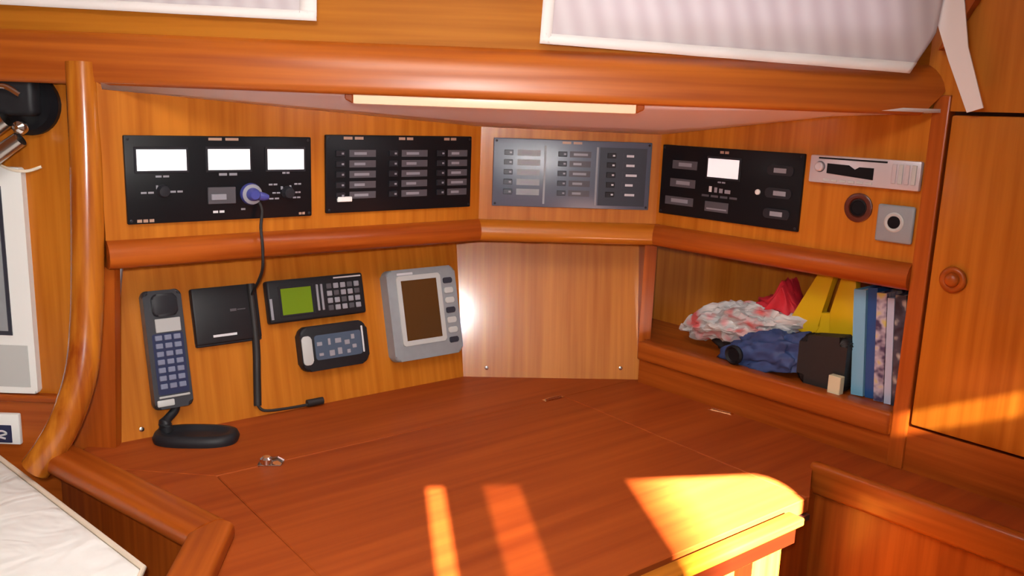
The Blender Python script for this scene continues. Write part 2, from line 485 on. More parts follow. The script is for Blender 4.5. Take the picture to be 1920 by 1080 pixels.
# cabin side above the beam, with two window openings behind the curtains
b = B()
box(b, -0.80, 1.40, 0.70, 0.775, -0.045, -0.026)
box(b, -0.80, 1.40, 1.03, 1.16, -0.045, -0.026)
for x0, x1 in ((-0.80, -0.06), (0.28, 0.74), (1.27, 1.40)):
    box(b, x0, x1, 0.775, 1.03, -0.045, -0.026)
ws = struct(obj('wall_side', b, M['teak_up'], None, FB), 'cabin side above the beam behind the curtains', 'wall')
for i, (x0, x1) in enumerate(((-0.06, 0.28), (0.74, 1.27))):
    g = B(); box(g, x0 - 0.01, x1 + 0.01, 0.765, 1.04, -0.052, -0.046)
    fr_ = B()
    for q in ((x0 - .012, x0 + .004, .765, 1.04), (x1 - .004, x1 + .012, .765, 1.04), (x0, x1, .765, .779), (x0, x1, 1.026, 1.04)):
        box(fr_, *q, -0.056, -0.045)
    w = struct(obj('window_%d' % (i + 1), fr_, M['white'], None, FB))
    gm = bpy.data.materials.get('window_glass')
    if not gm:
        gm, nt, p = mat_new('window_glass')
        t = nt.nodes.new('ShaderNodeBsdfTransparent'); t.inputs[0].default_value = (0.9, 0.93, 0.95, 1)
        gl = nt.nodes.new('ShaderNodeBsdfGlossy'); gl.inputs['Roughness'].default_value = 0.02
        mx = nt.nodes.new('ShaderNodeMixShader'); mx.inputs[0].default_value = 0.06
        nt.links.new(t.outputs[0], mx.inputs[1]); nt.links.new(gl.outputs[0], mx.inputs[2])
        nt.links.new(mx.outputs[0], nt.nodes['Material Output'].inputs['Surface'])
    obj('pane', g, gm, w)

# bulkhead left of the pillar, ledge and board below it
b = B(); box(b, -1.45, -0.722, 1.47, 1.49, 0.085, 0.72)
wbk = struct(obj('wall_bulkhead', b, M['teak_z'], None, FW), 'teak bulkhead left of the rounded pillar', 'wall')
b = B(); box(b, -1.45, -0.722, 1.452, 1.49, 0.072, 0.085, 0.003); obj('ledge', b, M['mah_x'], wbk)
b = B(); box(b, -1.45, -0.722, 1.462, 1.49, -0.75, 0.072); obj('lower_board', b, M['mah_x'], wbk)
# end board behind the pillar
b = B(); prism(b, [(-0.80, -0.004), (-0.690, -0.004), (-0.674, 0.33), (-0.660, 0.64), (-0.73, 0.64), (-0.74, 0.3)], -0.022, 0.0)
struct(obj('trim_5', b, M['mah_y'], None, frame((0, 1.436, 0), (1, 0, 0), (0, 0, 1), (0, -1, 0))))

# floor, rear bulkhead with gaps shaped for the sun, coachroof
b = B(); box(b, -2.6, 2.6, -0.75, 2.3, -0.77, -0.75)
struct(obj('floor', b, M['floor'], None, FW), 'wooden cabin sole', 'floor')

b = B(); box(b, -1.47, -1.45, -1.05, 1.49, -0.75, 1.22)
struct(obj('wall_cabin', b, M['teak_z'], None, FW), 'teak bulkhead on the left side of the cabin', 'wall')
# ---- unseen rear bulkhead, its gaps shaped to cast the table's sun patches
CW = 2.05                                    # distance back along the light to the bulkhead
rise = CW * math.tan(SUN_EL)
pu = Vector((0.6, 0.103, 0)).normalized()     # bulkhead direction
pnv = Vector((-pu.y, pu.x, 0))
FD = frame(Vector((-0.129, 1.328, 0)) - SUN_H * CW, pu, Z, -pnv)
def slot(x):                                  # x of a patch on the table edge -> position along the bulkhead
    return (x + 0.129) / pu.x
top = rise
b = B()
S = [(slot(-0.129), slot(-0.103)), (slot(-0.037), slot(0.022)), (slot(0.205), slot(0.470))]
zlo = 0.93
xs = [-3.0] + [v for s in S for v in s] + [3.0]
for i in range(0, len(xs), 2):
    box(b, xs[i], xs[i + 1], zlo, top, -0.01, 0.01)
box(b, -3.0, 3.0, top, 1.23, -0.01, 0.01)
box(b, -3.0, 3.0, -0.75, zlo, -0.01, 0.01)
# rounded upper corner of the wide opening
r = 0.04; cx = S[2][1]; pts = [(cx, top)]
for k in range(9):
    a = math.radians(90 * k / 8); pts.append((cx - r + r * math.cos(a), top - r + r * math.sin(a)))
prism(b, pts, -0.01, 0.01)
wre = struct(obj('wall_rear', b, M['cabin_white'], None, FD), 'companionway bulkhead behind the photographer', 'wall')
b = B(); box(b, S[1][0] - .003, S[1][1] + .003, zlo, top + 0.02, 0.011, 0.015); obj('smoked_washboard', b, M['smoke'], wre)  # added pane, dims the sun to the faint table stripe
b = B(); box(b, S[0][0] - .003, S[0][1] + .003, zlo, top + 0.02, 0.011, 0.015); obj('tinted_washboard', b, M['smoke_light'], wre)  # added pane, weakens the narrow sun stripe
b = B(); box(b, S[2][0] - .003, S[2][0] + .095, zlo, top + 0.02, 0.011, 0.015); obj('tinted_washboard', b, graded('graded_acrylic'), wre)  # added pane, softens the left edge of the wide sun patch
b = B()
FDi = FD.inverted()
pc = FDi @ Vector((1.065, -0.473, 1.21 + DZ))          # added roof opening that throws the glow on the door
px0, px1, pz0, pz1 = pc.x - 0.06, pc.x + 0.05, pc.z - 0.065, pc.z + 0.040
for q in ((-3, px0, -2.30, 0.01), (px1, 3, -2.30, 0.01), (px0, px1, -2.30, pz0), (px0, px1, pz1, 0.01)):
    box(b, q[0], q[1], 1.21, 1.23, q[2], q[3])
rf = struct(obj('ceiling_coachroof', b, M['cabin_white'], None, FD), 'white coachroof over the cabin', 'ceiling')
b = B(); box(b, px0 - .005, px1 + .005, 1.231, 1.236, pz0 - .005, pz1 + .005); obj('deck_prism', b, filter_mat('tinted_deck_prism', (0.30, 0.28, 0.25)), rf)  # added pane, dims the sun that makes the door glow

# ------------------------------------------------------------------ rounded pillar
path = smooth_path([(-0.704, 1.430, 0.660), (-0.702, 1.419, 0.50), (-0.704, 1.406, 0.34), (-0.707, 1.395, 0.24), (-0.711, 1.374, 0.155), (-0.728, 1.352, 0.085), (-0.752, 1.340, 0.035), (-0.775, 1.335, 0.003)], 6)
b = B(); tube(b, path, [0.0255] * len(path), 24, ref=(0.5, 0.85, 0.1))
tag(obj('pillar', b, wood('pillar_wood', TEAK_L, MAH_D, 'z', rough=0.25, coat=1.0, coat_r=0.14), None, FW, smooth=True, ang=60),
    'rounded varnished wooden pillar left of the instrument panels, curving at its foot', 'pillar')

# ------------------------------------------------------------------ door on the right
dr = thing('door_1', 'tall teak locker door at the right edge with a round knob', 'door', FR)
dr['kind'] = 'structure'
b = B(); box(b, 0.608, 1.30, 0.087, 0.628, -0.018, 0.004, 0.004); obj('door_leaf', b, M['teak_y'], dr, smooth=True)
b = B(); box(b, 0.600, 1.31, 0.080, 0.636, -0.022, -0.019); obj('rebate', b, M['groove'], dr)
kn = B(); lathe(kn, [(0.021, 0.0), (0.0225, 0.003), (0.021, 0.006), (0.016, 0.008), (0.012, 0.006), (0.0115, 0.010), (0.009, 0.013), (0.002, 0.0145)], (0.647, 0.357, 0.004), 'z', 30)
obj('knob', kn, M['mah_x'], dr, smooth=True, ang=60)

# ------------------------------------------------------------------ chart table
ct = thing('chart_table', 'varnished wooden chart table with a hinged lid filling the corner', 'table', FK)
QX, QY = -0.660, -0.190              # lid corner in table coordinates
LX1, FY = 0.104, -0.808
TOPT = 0.026
c_l = [K(-0.748, 1.357), K(-0.417, 1.117), K(-0.383, 0.975), K(-0.345, 0.76)]
wallL0 = K(-0.74, 1.46)
g = 0.0011
# border pieces round the lid
def slab(name, pts, bev=0.0015):
    bb = B(); prism(bb, pts, -TOPT, 0.0, bev, 1); return obj(name, bb, M['desk'], ct)
cM = K(0.335, 1.985); cR = K(0.94, 1.23)
kr = K(0.553, 1.472); kc = (0.112, -0.800)
slab('top_border', [wallL0, (0.02, 0.055), cM, K(0.43, 1.80), (LX1 + 0.25, QY), (QX, QY), c_l[0]])
slab('top_border', [c_l[0], (QX, QY), (QX, FY), (QX, FY - 0.05), (c_l[3][0], c_l[3][1]), c_l[2], c_l[1]])
slab('lid', [(QX + g, QY - g), (LX1 - g, QY - g), (LX1 - g, FY + 0.007), (QX + g, FY + 0.007)])
slab('top_border', [(LX1 + g, QY - g), (LX1 + 0.25, QY - g), K(0.46, 1.765), cR, K(0.83, 1.15), kr, kc, (LX1 + g, kc[1] + 0.004)])
b = B(); box(b, QX - 0.03, LX1 + 0.004, FY + 0.002, QY + 0.03, -TOPT - 0.012, -TOPT - 0.002); obj('lid_rebate', b, M['groove'], ct)
# front edge strip
b = B(); box(b, QX - 0.16, 0.035, -0.842, FY - 0.004, -0.013, 0.0005, 0.003, 3); obj('edge_strip', b, M['teak_x'], ct, smooth=True)
# front below the edge
b = B(); box(b, QX - 0.1, 0.108, -0.760, -0.745, -0.75, -0.016); obj('front_panel', b, M['teak_z'], ct)
b = B(); box(b, -0.020, 0.018, -0.767, -0.760, -0.75, -0.027); obj('front_stile', b, wood('stile_dark', (0.026, 0.006, 0.001), (0.018, 0.004, 0.001), 'z', spec=0.1, coat=0.0), ct)  # near-black colour stands for a shadow strip on the sunlit front
b = B(); box(b, QX - 0.1, 0.034, FY - 0.006, FY + 0.009, -0.024, -0.012); obj('edge_groove', b, M['black'], ct)
b = B(); box(b, QX - 0.1, 0.030, -0.832, -0.76, -0.046, -0.013, 0.002, 1); obj('edge_rail', b, wood('dark_red_rail', (0.040, 0.0050, 0.001), (0.026, 0.0035, 0.001), 'x', spec=0.1, coat=0.0), ct)  # dark red colour stands for the shade below the edge strip
# return and side panel
def wallboard(name, p, q, z0, z1, th, mat, parent):
    p = Vector(p); q = Vector(q); d = (q - p).normalized(); n = Vector((-d.y, d.x)) * th
    bb = B(); prism(bb, [tuple(p), tuple(q), tuple(q + n), tuple(p + n)], z0, z1); return obj(name, bb, mat, parent)
wallboard('side_panel', c_l[0], c_l[1], -0.75, -0.02, 0.012, M['mah_z'], ct)
wallboard('side_panel', c_l[1], c_l[2], -0.75, -0.02, 0.012, M['mah_z'], ct)
# fiddle rails on the left
sec = [(math.copysign(abs(math.cos(t)) ** 0.65, math.cos(t)), 0.62 * math.copysign(abs(math.sin(t)) ** 0.65, math.sin(t)) ) for t in [2 * math.pi * k / 24 for k in range(24)]]
def rail(p, q, w, z):
    a = Vector((*K(*p), z)); c = Vector((*K(*q), z)); d = c - a; n = d.length; bb = B()
    tube(bb, [(0, 0, 0), (n / 2, 0, 0), (n, 0, 0)], w, prof=sec)
    o = obj('fiddle_rail', bb, M['mah_x'], ct, smooth=True, ang=50)
    o.matrix_basis = Matrix.Translation(a) @ Matrix.Rotation(math.atan2(d.y, d.x), 4, 'Z')
    return o
rail((-0.772, 1.375), (-0.412, 1.113), 0.031, 0.012)
rail((-0.409, 1.124), (-0.372, 0.80), 0.029, 0.012)
# brass hinges put in for the reflection glints; latch
def glint_hinge(x, y, rz):
    h = B(); box(h, -0.027, 0.027, -0.007, 0.007, 0.0, 0.0012, 0.0005, 1)
    lathe(h, [(0.0028, -0.022), (0.0028, 0.022)], (0, 0, 0.0016), 'x', 10)
    k = K(x, y); o = obj('hinge', h, M['brass'], ct, smooth=True)
    o.matrix_basis = Matrix.Translation((k[0], k[1], 0.0)) @ Matrix.Rotation(rz, 4, 'Z')
glint_hinge(0.098, 1.790, 0.0)
glint_hinge(0.452, 1.745, -1.3)
lt = B(); box(lt, -0.022, 0.018, -0.011, 0.011, 0.0, 0.003, 0.001, 1)
lathe(lt, [(0.011, 0.003), (0.011, 0.011), (0.007, 0.014)], (-0.008, 0.0, 0.0), 'z', 18)
tube(lt, [(-0.002, 0, 0.008), (0.012, -0.002, 0.012), (0.022, -0.004, 0.007)], 0.004, 8)
k = K(-0.402, 1.390); o = obj('latch', lt, M['chrome'], ct, smooth=True); o['label'] = 'small chrome lid latch'
o.matrix_basis = Matrix.Translation((k[0], k[1], 0)) @ Matrix.Rotation(-0.6, 4, 'Z')

# ------------------------------------------------------------------ locker front to the right of the table
lk = thing('side_locker', 'wooden locker front with a rounded rail at the lower right corner', 'cabinet', frame((0.553, 1.472, 0), uR, Z, nR))
b = B(); box(b, 0.0, 0.55, -0.048, 0.010, -0.012, 0.012, 0.009, 4); obj('top_rail', b, M['mah_x'], lk, smooth=True)
b = B(); box(b, 0.0, 0.55, -0.75, -0.045, -0.02, 0.0); obj('front_panel', b, M['mah_y'], lk)
b = B(); box(b, 0.0, 0.014, -0.75, -0.036, 0.0, 0.125); obj('side_panel', b, M['mah_y'], lk)

# ------------------------------------------------------------------ white seat cushion
E1 = Vector((-0.890, 1.420)); E2 = Vector((-0.487, 1.072)); E3 = Vector((-0.47, 0.98))
cu = thing('settee', 'settee with a large white upholstered cushion in the lower left corner', 'seat', FW)
zc = -0.015
d = (E2 - E1).normalized()
inn = Vector((-d.y, d.x)) * -1
pts = [tuple(E1), tuple(E2), tuple(E3), (-0.47, 0.55), (-1.35, 0.55), (-1.35, 1.42)]
b = B(); prism(b, pts, zc - 0.13, zc, 0.014, 3); obj('cover', b, M['cushion'], cu, smooth=True, ang=50)
b = B(); tube(b, [(E1.x, E1.y, zc - 0.003), ((E1.x + E2.x) / 2, (E1.y + E2.y) / 2, zc - 0.003), (E2.x, E2.y, zc - 0.003), (E3.x, E3.y, zc - 0.003)], 0.004, 10); obj('piping', b, M['piping'], cu, smooth=True)
b = B(); prism(b, [(E1.x - 0.03, E1.y), (E2.x - 0.03, E2.y - 0.02), (-0.50, 0.57), (-1.33, 0.57), (-1.33, 1.42)], -0.75, zc - 0.13)
obj('seat_base', b, M['mah_z'], cu)

# ------------------------------------------------------------------ instrument panels
def bar(parent, name, mat, u0, u1, v0, v1, n0, n1, bev=0.0):
    bb = B(); box(bb, u0, u1, v0, v1, n0, n1, bev, 1)
    return obj(name, bb, mat, parent)

class Panel:
    def __init__(s, name, label, fr, u0, u1, v0, v1, mat, th=0.008):
        s.u0, s.u1, s.v0, s.v1, s.th = u0, u1, v0, v1, th
        s.t = thing(name, label, 'control panel', at(fr, u0, v0, 0.0))
        s.w, s.h = u1 - u0, v1 - v0
        bb = B(); box(bb, 0, s.w, 0, s.h, 0, th, 0.002, 2)
        s.face = obj('faceplate', bb, mat, s.t, smooth=True)
        for (x, y) in ((.018, .04), (.982, .04), (.018, .96), (.982, .96)):
            k = B(); lathe(k, [(0.0026, th), (0.0026, th + 0.0008), (0.0012, th + 0.0014)], (x * s.w, y * s.h, 0), 'z', 10)
            obj('screw', k, M['dark_tab'], s.t, smooth=True)
    def bar(s, name, mat, fx0, fx1, fy0, fy1, h=0.001, base=None, bev=0.0, parent=None):
        z = s.th if base is None else base
        return bar(parent or s.t, name, mat, fx0 * s.w, fx1 * s.w, (1 - fy1) * s.h, (1 - fy0) * s.h, z - 0.0003, z + h, bev)
    def marks(s, fx0, fx1, fy, mat, hh=0.022, n=3):
        w = (fx1 - fx0) / n
        for i in range(n):
            s.bar('lettering', mat, fx0 + i * w, fx0 + (i + 0.78) * w, fy - hh / 2, fy + hh / 2, 0.0004)
    def meter(s, fx0, fx1, fy0, fy1):
        bz = s.bar('meter_bezel', M['dark_tab'], fx0 - 0.012, fx1 + 0.012, fy0 - 0.03, fy1 + 0.03, 0.0025, bev=0.001)
        m = s.bar('meter', M['meter'], fx0, fx1, fy0, fy1, 0.0012, s.th + 0.0023, parent=bz)
        return m
    def knob(s, fx, fy, r, mat, h=0.012, name='knob'):
        k = B(); lathe(k, [(r * 1.1, s.th), (r * 1.1, s.th + h * 0.25), (r, s.th + h * 0.35), (r * 0.85, s.th + h), (r * 0.3, s.th + h * 1.05)], (fx * s.w, (1 - fy) * s.h, 0), 'z', 24)
        return obj(name, k, mat, s.t, smooth=True)

p = Panel('meter_panel', 'black panel with three white meters, furthest left on the wall', FL, -0.731, -0.399, 0.399, 0.547, M['black'])
p.meter(.055, .300, .155, .395); p.meter(.412, .638, .150, .395); p.meter(.738, .950, .150, .400)
p.marks(.42, .60, .035, M['label_tan'], 0.03, 2)
p.marks(.145, .22, .462, M['label_grey'], 0.022, 2); p.marks(.47, .58, .45, M['label_grey'], 0.03, 2); p.marks(.825, .872, .44, M['label_grey'], 0.03, 2)
p.knob(.178, .63, 0.010, M['dark_tab'])
p.marks(.07, .14, .645, M['label_grey'], 0.022, 2); p.marks(.215, .285, .64, M['label_grey'], 0.022, 2)
p.marks(.145, .158, .585, M['label_grey'], 0.045, 1); p.marks(.192, .205, .595, M['label_grey'], 0.045, 1)
p.bar('switch_block', M['label_dim'], .405, .555, .60, .80, 0.004, bev=0.001)
p.bar('switch_rocker', M['label_grey'], .42, .50, .68, .75, 0.003, p.th + 0.004, 0.0006)
p.marks(.432, .50, .895, M['label_light'], 0.028, 2); p.marks(.585, .615, .875, M['label_grey'], 0.022, 1)
p.marks(.045, .135, .965, M['label_tan'], 0.035, 3); p.marks(.92, .96, .96, M['label_tan'], 0.03, 2)
p.knob(.853, .69, 0.011, M['dark_tab'])
for (x0, x1, y) in ((.745, .80, .585), (.895, .94, .585), (.765, .815, .69), (.90, .935, .69), (.745, .81, .76), (.885, .935, .755)):
    p.marks(x0, x1, y, M['label_grey'], 0.02, 2)
for (x, y) in ((.822, .63), (.872, .62)):
    p.marks(x - .008, x + .008, y, M['label_grey'], 0.04, 1)

# violet-blue plug pushed into the meter panel, with its lead
PU = -0.731 + .637 * .332; PV = 0.399 + (1 - .69) * .148
pg = thing('power_plug', 'violet blue plug pushed into the meter panel with a black lead hanging down', 'plug', at(FL, PU, PV, 0.0085))
b = B(); lathe(b, [(0.019, 0.0), (0.020, 0.004), (0.018, 0.010), (0.012, 0.012), (0.011, 0.022), (0.008, 0.026)], (0, 0, 0), 'z', 28); obj('plug_body', b, M['plug_blue'], pg, smooth=True)
b = B(); lathe(b, [(0.0172, 0.0102), (0.0182, 0.0116), (0.0150, 0.0126)], (0, 0, 0), 'z', 28); obj('plug_ring', b, M['label_grey'], pg, smooth=True)
b = B(); tube(b, [(0.010, -0.003, 0.012), (0.021, -0.005, 0.014), (0.028, -0.006, 0.013)], [0.008, 0.0075, 0.005], 12); obj('plug_wing', b, M['plug_blue'], pg, smooth=True)
# lead, in the left wall frame: out over the lip, down the leaning board, then along the table
lead = B()
def TLp(x, y, z):
    q = FL.inverted() @ (TL @ Vector((x, y, z))); return (q.x - PU, q.y - PV, q.z - 0.0085)
def FLp(x, y, z): return (x - PU, y - PV, z - 0.0085)
pth = smooth_path([FLp(PU + 0.012, PV - 0.012, 0.016), FLp(PU + 0.017, PV - 0.03, 0.020), FLp(-0.507, 0.385, 0.024), FLp(-0.507, 0.345, 0.030), FLp(-0.505, 0.30, 0.018), TLp(-0.487, 0.24, 0.020)], 6)
tube(lead, pth, 0.0028, 10); obj('lead', lead, M['black_rubber'], pg, smooth=True)
sl = B(); tube(sl, smooth_path([TLp(-0.487, 0.262, 0.018), TLp(-0.487, 0.15, 0.014), TLp(-0.492, 0.08, 0.011), TLp(-0.497, 0.022, 0.009)], 5), 0.0075, 12); obj('lead_sleeve', sl, M['black_rubber'], pg, smooth=True)
tl2 = B(); tube(tl2, smooth_path([TLp(-0.497, 0.024, 0.009), TLp(-0.485, 0.010, 0.011), TLp(-0.44, 0.006, 0.012), TLp(-0.385, 0.005, 0.010)], 6), 0.0030, 10); obj('lead', tl2, M['black_rubber'], pg, smooth=True)
jb = B(); tube(jb, [TLp(-0.395, 0.008, 0.010), TLp(-0.360, 0.008, 0.010)], 0.0075, 12); obj('lead_coupling', jb, M['black_rubber'], pg, smooth=True)

def breaker_panel(p, cols, rows, rk, lab, headings, hm):
    for ci, (sx, l0, l1) in enumerate(cols):
        for ri, ry in enumerate(rows):
            bk = p.bar('breaker', rk[ci], sx - .028, sx + .028, ry - .038, ry + .038, 0.004, bev=0.0008)
            p.bar('lettering', lab[ci][1], sx + .006, sx + .02, ry - .012, ry + .012, 0.0004, p.th + 0.004, parent=bk)
            lp = p.bar('label_plate', lab[ci][0], l0, l1, ry - .045, ry + .045, 0.0008)
            w = (l1 - l0)
            p.bar('lettering', lab[ci][1], l0 + w * .18, l0 + w * (.55 + .3 * random.random()), ry - .016, ry + .018, 0.0004, p.th + 0.0008, parent=lp)
    for (a, c) in headings:
        p.marks(a, c, .04, hm, 0.035, 2)

rows5 = (.235, .37, .505, .64, .775)
p = Panel('breaker_panel', 'black breaker panel with three columns of small switches, right of the three meters', FL, -0.369, -0.029, 0.402, 0.552, M['black'])
breaker_panel(p, [(.085, .145, .315), (.43, .49, .67), (.765, .82, .965)], rows5, [M['dark_tab']] * 3, [(M['label_dim'], M['label_grey'])] * 3, [(.11, .25), (.47, .58), (.79, .89)], M['label_tan'])
p.bar('lit_switch', M['white'], .065, .155, .79, .855, 0.0055, bev=0.001)

p = Panel('switch_panel', 'slate blue switch panel on the narrow middle wall', FM, 0.028, 0.374, 0.404, 0.551, M['slate'])
breaker_panel(p, [(.095, .15, .295), (.435, .48, .615), (.745, .82, .935)], (.205, .345, .49, .635, .78), [M['slate_dark'], M['slate_dark'], M['dark_tab']],
              [(M['grey'], M['label_grey']), (M['label_dim'], M['label_grey']), (M['slate_dark'], M['label_light'])], [(.43, .57)], M['label_tan'])
for x in (.325, .655):
    p.bar('divider', M['grey'], x - .006, x + .006, .09, .95, 0.0015)
p.bar('column_plate', M['slate_dark'], .67, .97, .09, .95, 0.0004)

p = Panel('charger_panel', 'black control panel with one white display, on the right wall beside the radio', FR, 0.012, 0.352, 0.400, 0.549, M['black'])
p.meter(.365, .585, .145, .40)
p.marks(.44, .51, .055, M['label_tan'], 0.035, 2)
for (x0, x1, y) in ((.11, .25, .27), (.10, .245, .53), (.07, .24, .79)):
    lp = p.bar('label_plate', M['label_dim'], x0 - .02, x1 + .03, y - .06, y + .06, 0.0015, bev=0.0005)
    p.bar('lettering', M['label_grey'], x0 + .03, x1 - .01, y - .03, y + .022, 0.0004, p.th + 0.0015, parent=lp)
for i, (x0, x1) in enumerate(((.38, .40), (.42, .44), (.455, .48), (.495, .535))):
    p.bar('lettering', M['label_light'] if i == 0 else M['label_grey'], x0, x1, .53 + .01 * i, .61, 0.0005)
p.marks(.44, .50, .465, M['label_grey'], 0.02, 2); p.marks(.33, .60, .665, M['label_dim'], 0.03, 4)
p.bar('label_plate', M['label_dim'], .36, .53, .74, .88, 0.0015, bev=0.0005)
p.marks(.39, .50, .775, M['label_grey'], 0.03, 3); p.bar('lettering', M['label_grey'], .375, .52, .83, .85, 0.0004, p.th + 0.0015)
for (y, dx) in ((.235, 0), (.53, .01), (.80, .0)):
    bb = B(); prism(bb, rrect(.775 * p.w, .945 * p.w, (1 - y - .065) * p.h, (1 - y + .065) * p.h, 0.008), p.th - .0003, p.th + 0.003)
    pb = obj('push_button', bb, M['dark_tab'], p.t)
    p.bar('lettering', M['label_grey'], .82 + dx, .90 + dx, y - .03, y + .03, 0.0004, p.th + 0.003, parent=pb)
k = B(); lathe(k, [(0.0055, p.th), (0.0055, p.th + 0.003), (0.003, p.th + 0.0045)], (.725 * p.w, .46 * p.h, 0), 'z', 16); obj('indicator', k, M['white'], p.t, smooth=True)

# ------------------------------------------------------------------ car radio, socket, grey switch on the right wall
rd = thing('car_radio', 'silver car radio cassette set in the right wall', 'radio', at(FR, 0.366, 0.498, 0.0))
b = B(); box(b, 0, 0.207, 0, 0.051, 0, 0.012, 0.003, 2); obj('front', b, M['silver'], rd, smooth=True)
b = B(); box(b, 0.018, 0.148, 0.0445, 0.0475, 0.0118, 0.0128); obj('tape_slot', b, M['black'], rd)
b = B(); prism(b, [(0.036, 0.019), (0.125, 0.013), (0.125, 0.034), (0.098, 0.034), (0.090, 0.029), (0.078, 0.036), (0.036, 0.037)], 0.0115, 0.0132); obj('display', b, M['black'], rd)
b = B(); lathe(b, [(0.0085, 0.012), (0.0085, 0.018), (0.006, 0.020)], (0.0215, 0.030, 0), 'z', 22); obj('volume_knob', b, M['silver'], rd, smooth=True)
b = B(); lathe(b, [(0.0102, 0.0118), (0.0102, 0.0126)], (0.0215, 0.030, 0), 'z', 22); obj('knob_ring', b, M['label_dim'], rd, smooth=True)
for i in range(6):
    b = B(); box(b, 0.030 + i * 0.0165, 0.042 + i * 0.0165, 0.004, 0.0085, 0.0118, 0.0138, 0.0006, 1); obj('preset_button', b, M['grey_light'], rd)
for i in range(4):
    b = B(); box(b, 0.158 + i * 0.0115, 0.166 + i * 0.0115, 0.010, 0.044, 0.0118, 0.0142, 0.0008, 1); obj('side_button', b, M['grey_light'] if i % 2 else M['silver'], rd)

so = thing('round_socket', 'round black power socket sunk below the radio', 'socket', at(FR, 0.465, 0.459, 0.0))
b = B(); lathe(b, [(0.0265, 0.0), (0.0265, 0.003), (0.0235, 0.0045), (0.018, 0.004), (0.0165, 0.001), (0.0165, 0.0008), (0.001, 0.0006)], (0, 0, 0), 'z', 32); obj('rim', b, plain('dark_socket_rim', (0.10, 0.022, 0.012), 0.3), so, smooth=True)
b = B(); lathe(b, [(0.0155, 0.0012), (0.0155, 0.0028), (0.013, 0.0034), (0.0118, 0.0018), (0.001, 0.0016)], (0, 0, 0), 'z', 28); obj('insert', b, M['black'], so, smooth=True)

gs = thing('grey_socket', 'square grey antenna socket below the right end of the radio', 'socket', at(FR, 0.537, 0.438, 0.0))
b = B(); box(b, -0.033, 0.033, -0.033, 0.033, 0, 0.009, 0.004, 3); obj('plate', b, M['grey'], gs, smooth=True)
b = B(); lathe(b, [(0.0175, 0.0088), (0.0175, 0.0105), (0.0150, 0.0120), (0.0115, 0.0110), (0.0110, 0.0095)], (0.0, 0.003, 0), 'z', 28); obj('ring', b, M['grey_light'], gs, smooth=True)
b = B(); lathe(b, [(0.0108, 0.0095), (0.0108, 0.0115), (0.004, 0.0120)], (0.0, 0.003, 0), 'z', 24); obj('hole', b, M['black'], gs, smooth=True)

# ------------------------------------------------------------------ devices on the leaning board
ph = thing('telephone', 'charcoal telephone handset with blue grey keys hanging on the left board', 'telephone', at(TL, -0.660, 0.157, 0.0))
b = B(); prism(b, rrect(-0.034, 0.034, -0.108, 0.108, 0.010), 0.012, 0.036, 0.006, 3); hb = obj('handset', b, M['phone_body'], ph, smooth=True, ang=50)
b = B(); prism(b, rrect(-0.026, 0.026, -0.09, 0.07, 0.006), 0.0, 0.013, 0.002, 1); obj('cradle', b, M['black_soft'], ph)
b = B(); prism(b, rrect(-0.021, 0.024, 0.060, 0.101, 0.010), 0.034, 0.043, 0.004, 3); obj('earpiece', b, M['dark_tab'], ph, smooth=True, ang=60)
b = B(); box(b, -0.018, 0.027, 0.031, 0.056, 0.0355, 0.0380, 0.001, 1); obj('display', b, M['lcd_grey'], ph)
b = B(); prism(b, rrect(-0.026, 0.029, -0.082, 0.029, 0.004), 0.0355, 0.0372); kp = obj('keypad_plate', b, M['navy'], ph)
for r_ in range(7):
    for c_ in range(3):
        b = B(); box(b, -0.0215 + c_ * 0.0165, -0.009 + c_ * 0.0165, 0.0165 - r_ * 0.0147, 0.026 - r_ * 0.0147, 0.0368, 0.0398, 0.001, 1); obj('key', b, M['key_blue'], kp)
b = B(); box(b, -0.026, 0.029, -0.0885, -0.0845, 0.0355, 0.0385, 0.001, 1); obj('mouthpiece_bar', b, M['lcd_grey'], ph)
b = B(); box(b, -0.030, 0.0, -0.103, -0.091, 0.0355, 0.0380, 0.002, 2); obj('mouthpiece', b, M['grey_light'], ph, smooth=True)
sx = at(FW, -0.565, 1.485, 0.0) @ Matrix.Rotation(math.radians(4), 4, 'Z')
st = thing('telephone_stand', 'black oval stand lying on the chart table below the telephone', 'stand', sx)
def oval(a, c, n=36, pw=0.75):
    return [(a * math.copysign(abs(math.cos(2 * math.pi * k / n)) ** pw, math.cos(2 * math.pi * k / n)), c * math.copysign(abs(math.sin(2 * math.pi * k / n)) ** pw, math.sin(2 * math.pi * k / n))) for k in range(n)]
b = B(); rg = []
for (a, c, z) in ((0.074, 0.040, 0.0), (0.076, 0.042, 0.008), (0.072, 0.038, 0.017), (0.060, 0.026, 0.019), (0.054, 0.021, 0.013), (0.045, 0.014, 0.012)):
    rg.append([b.verts.new((x, y, z)) for x, y in oval(a, c)])
for r0, r1 in zip(rg, rg[1:]):
    for i in range(len(r0)):
        j = (i + 1) % len(r0); b.faces.new((r0[i], r0[j], r1[j], r1[i]))
b.faces.new(rg[0][::-1]); b.faces.new(rg[-1])
obj('base', b, M['black_soft'], st, smooth=True, ang=60)
sxi = sx.inverted()
def P(fr, x, y, z): return tuple(sxi @ (fr @ Vector((x, y, z))))
b = B(); tube(b, smooth_path([(-0.055, 0.010, 0.012), (-0.058, 0.012, 0.03), P(TL, -0.655, 0.045, 0.018), P(TL, -0.655, 0.07, 0.018)], 5), [0.012] * 6 + [0.008] * 10, 12); obj('stem', b, M['black_soft'], st, smooth=True)

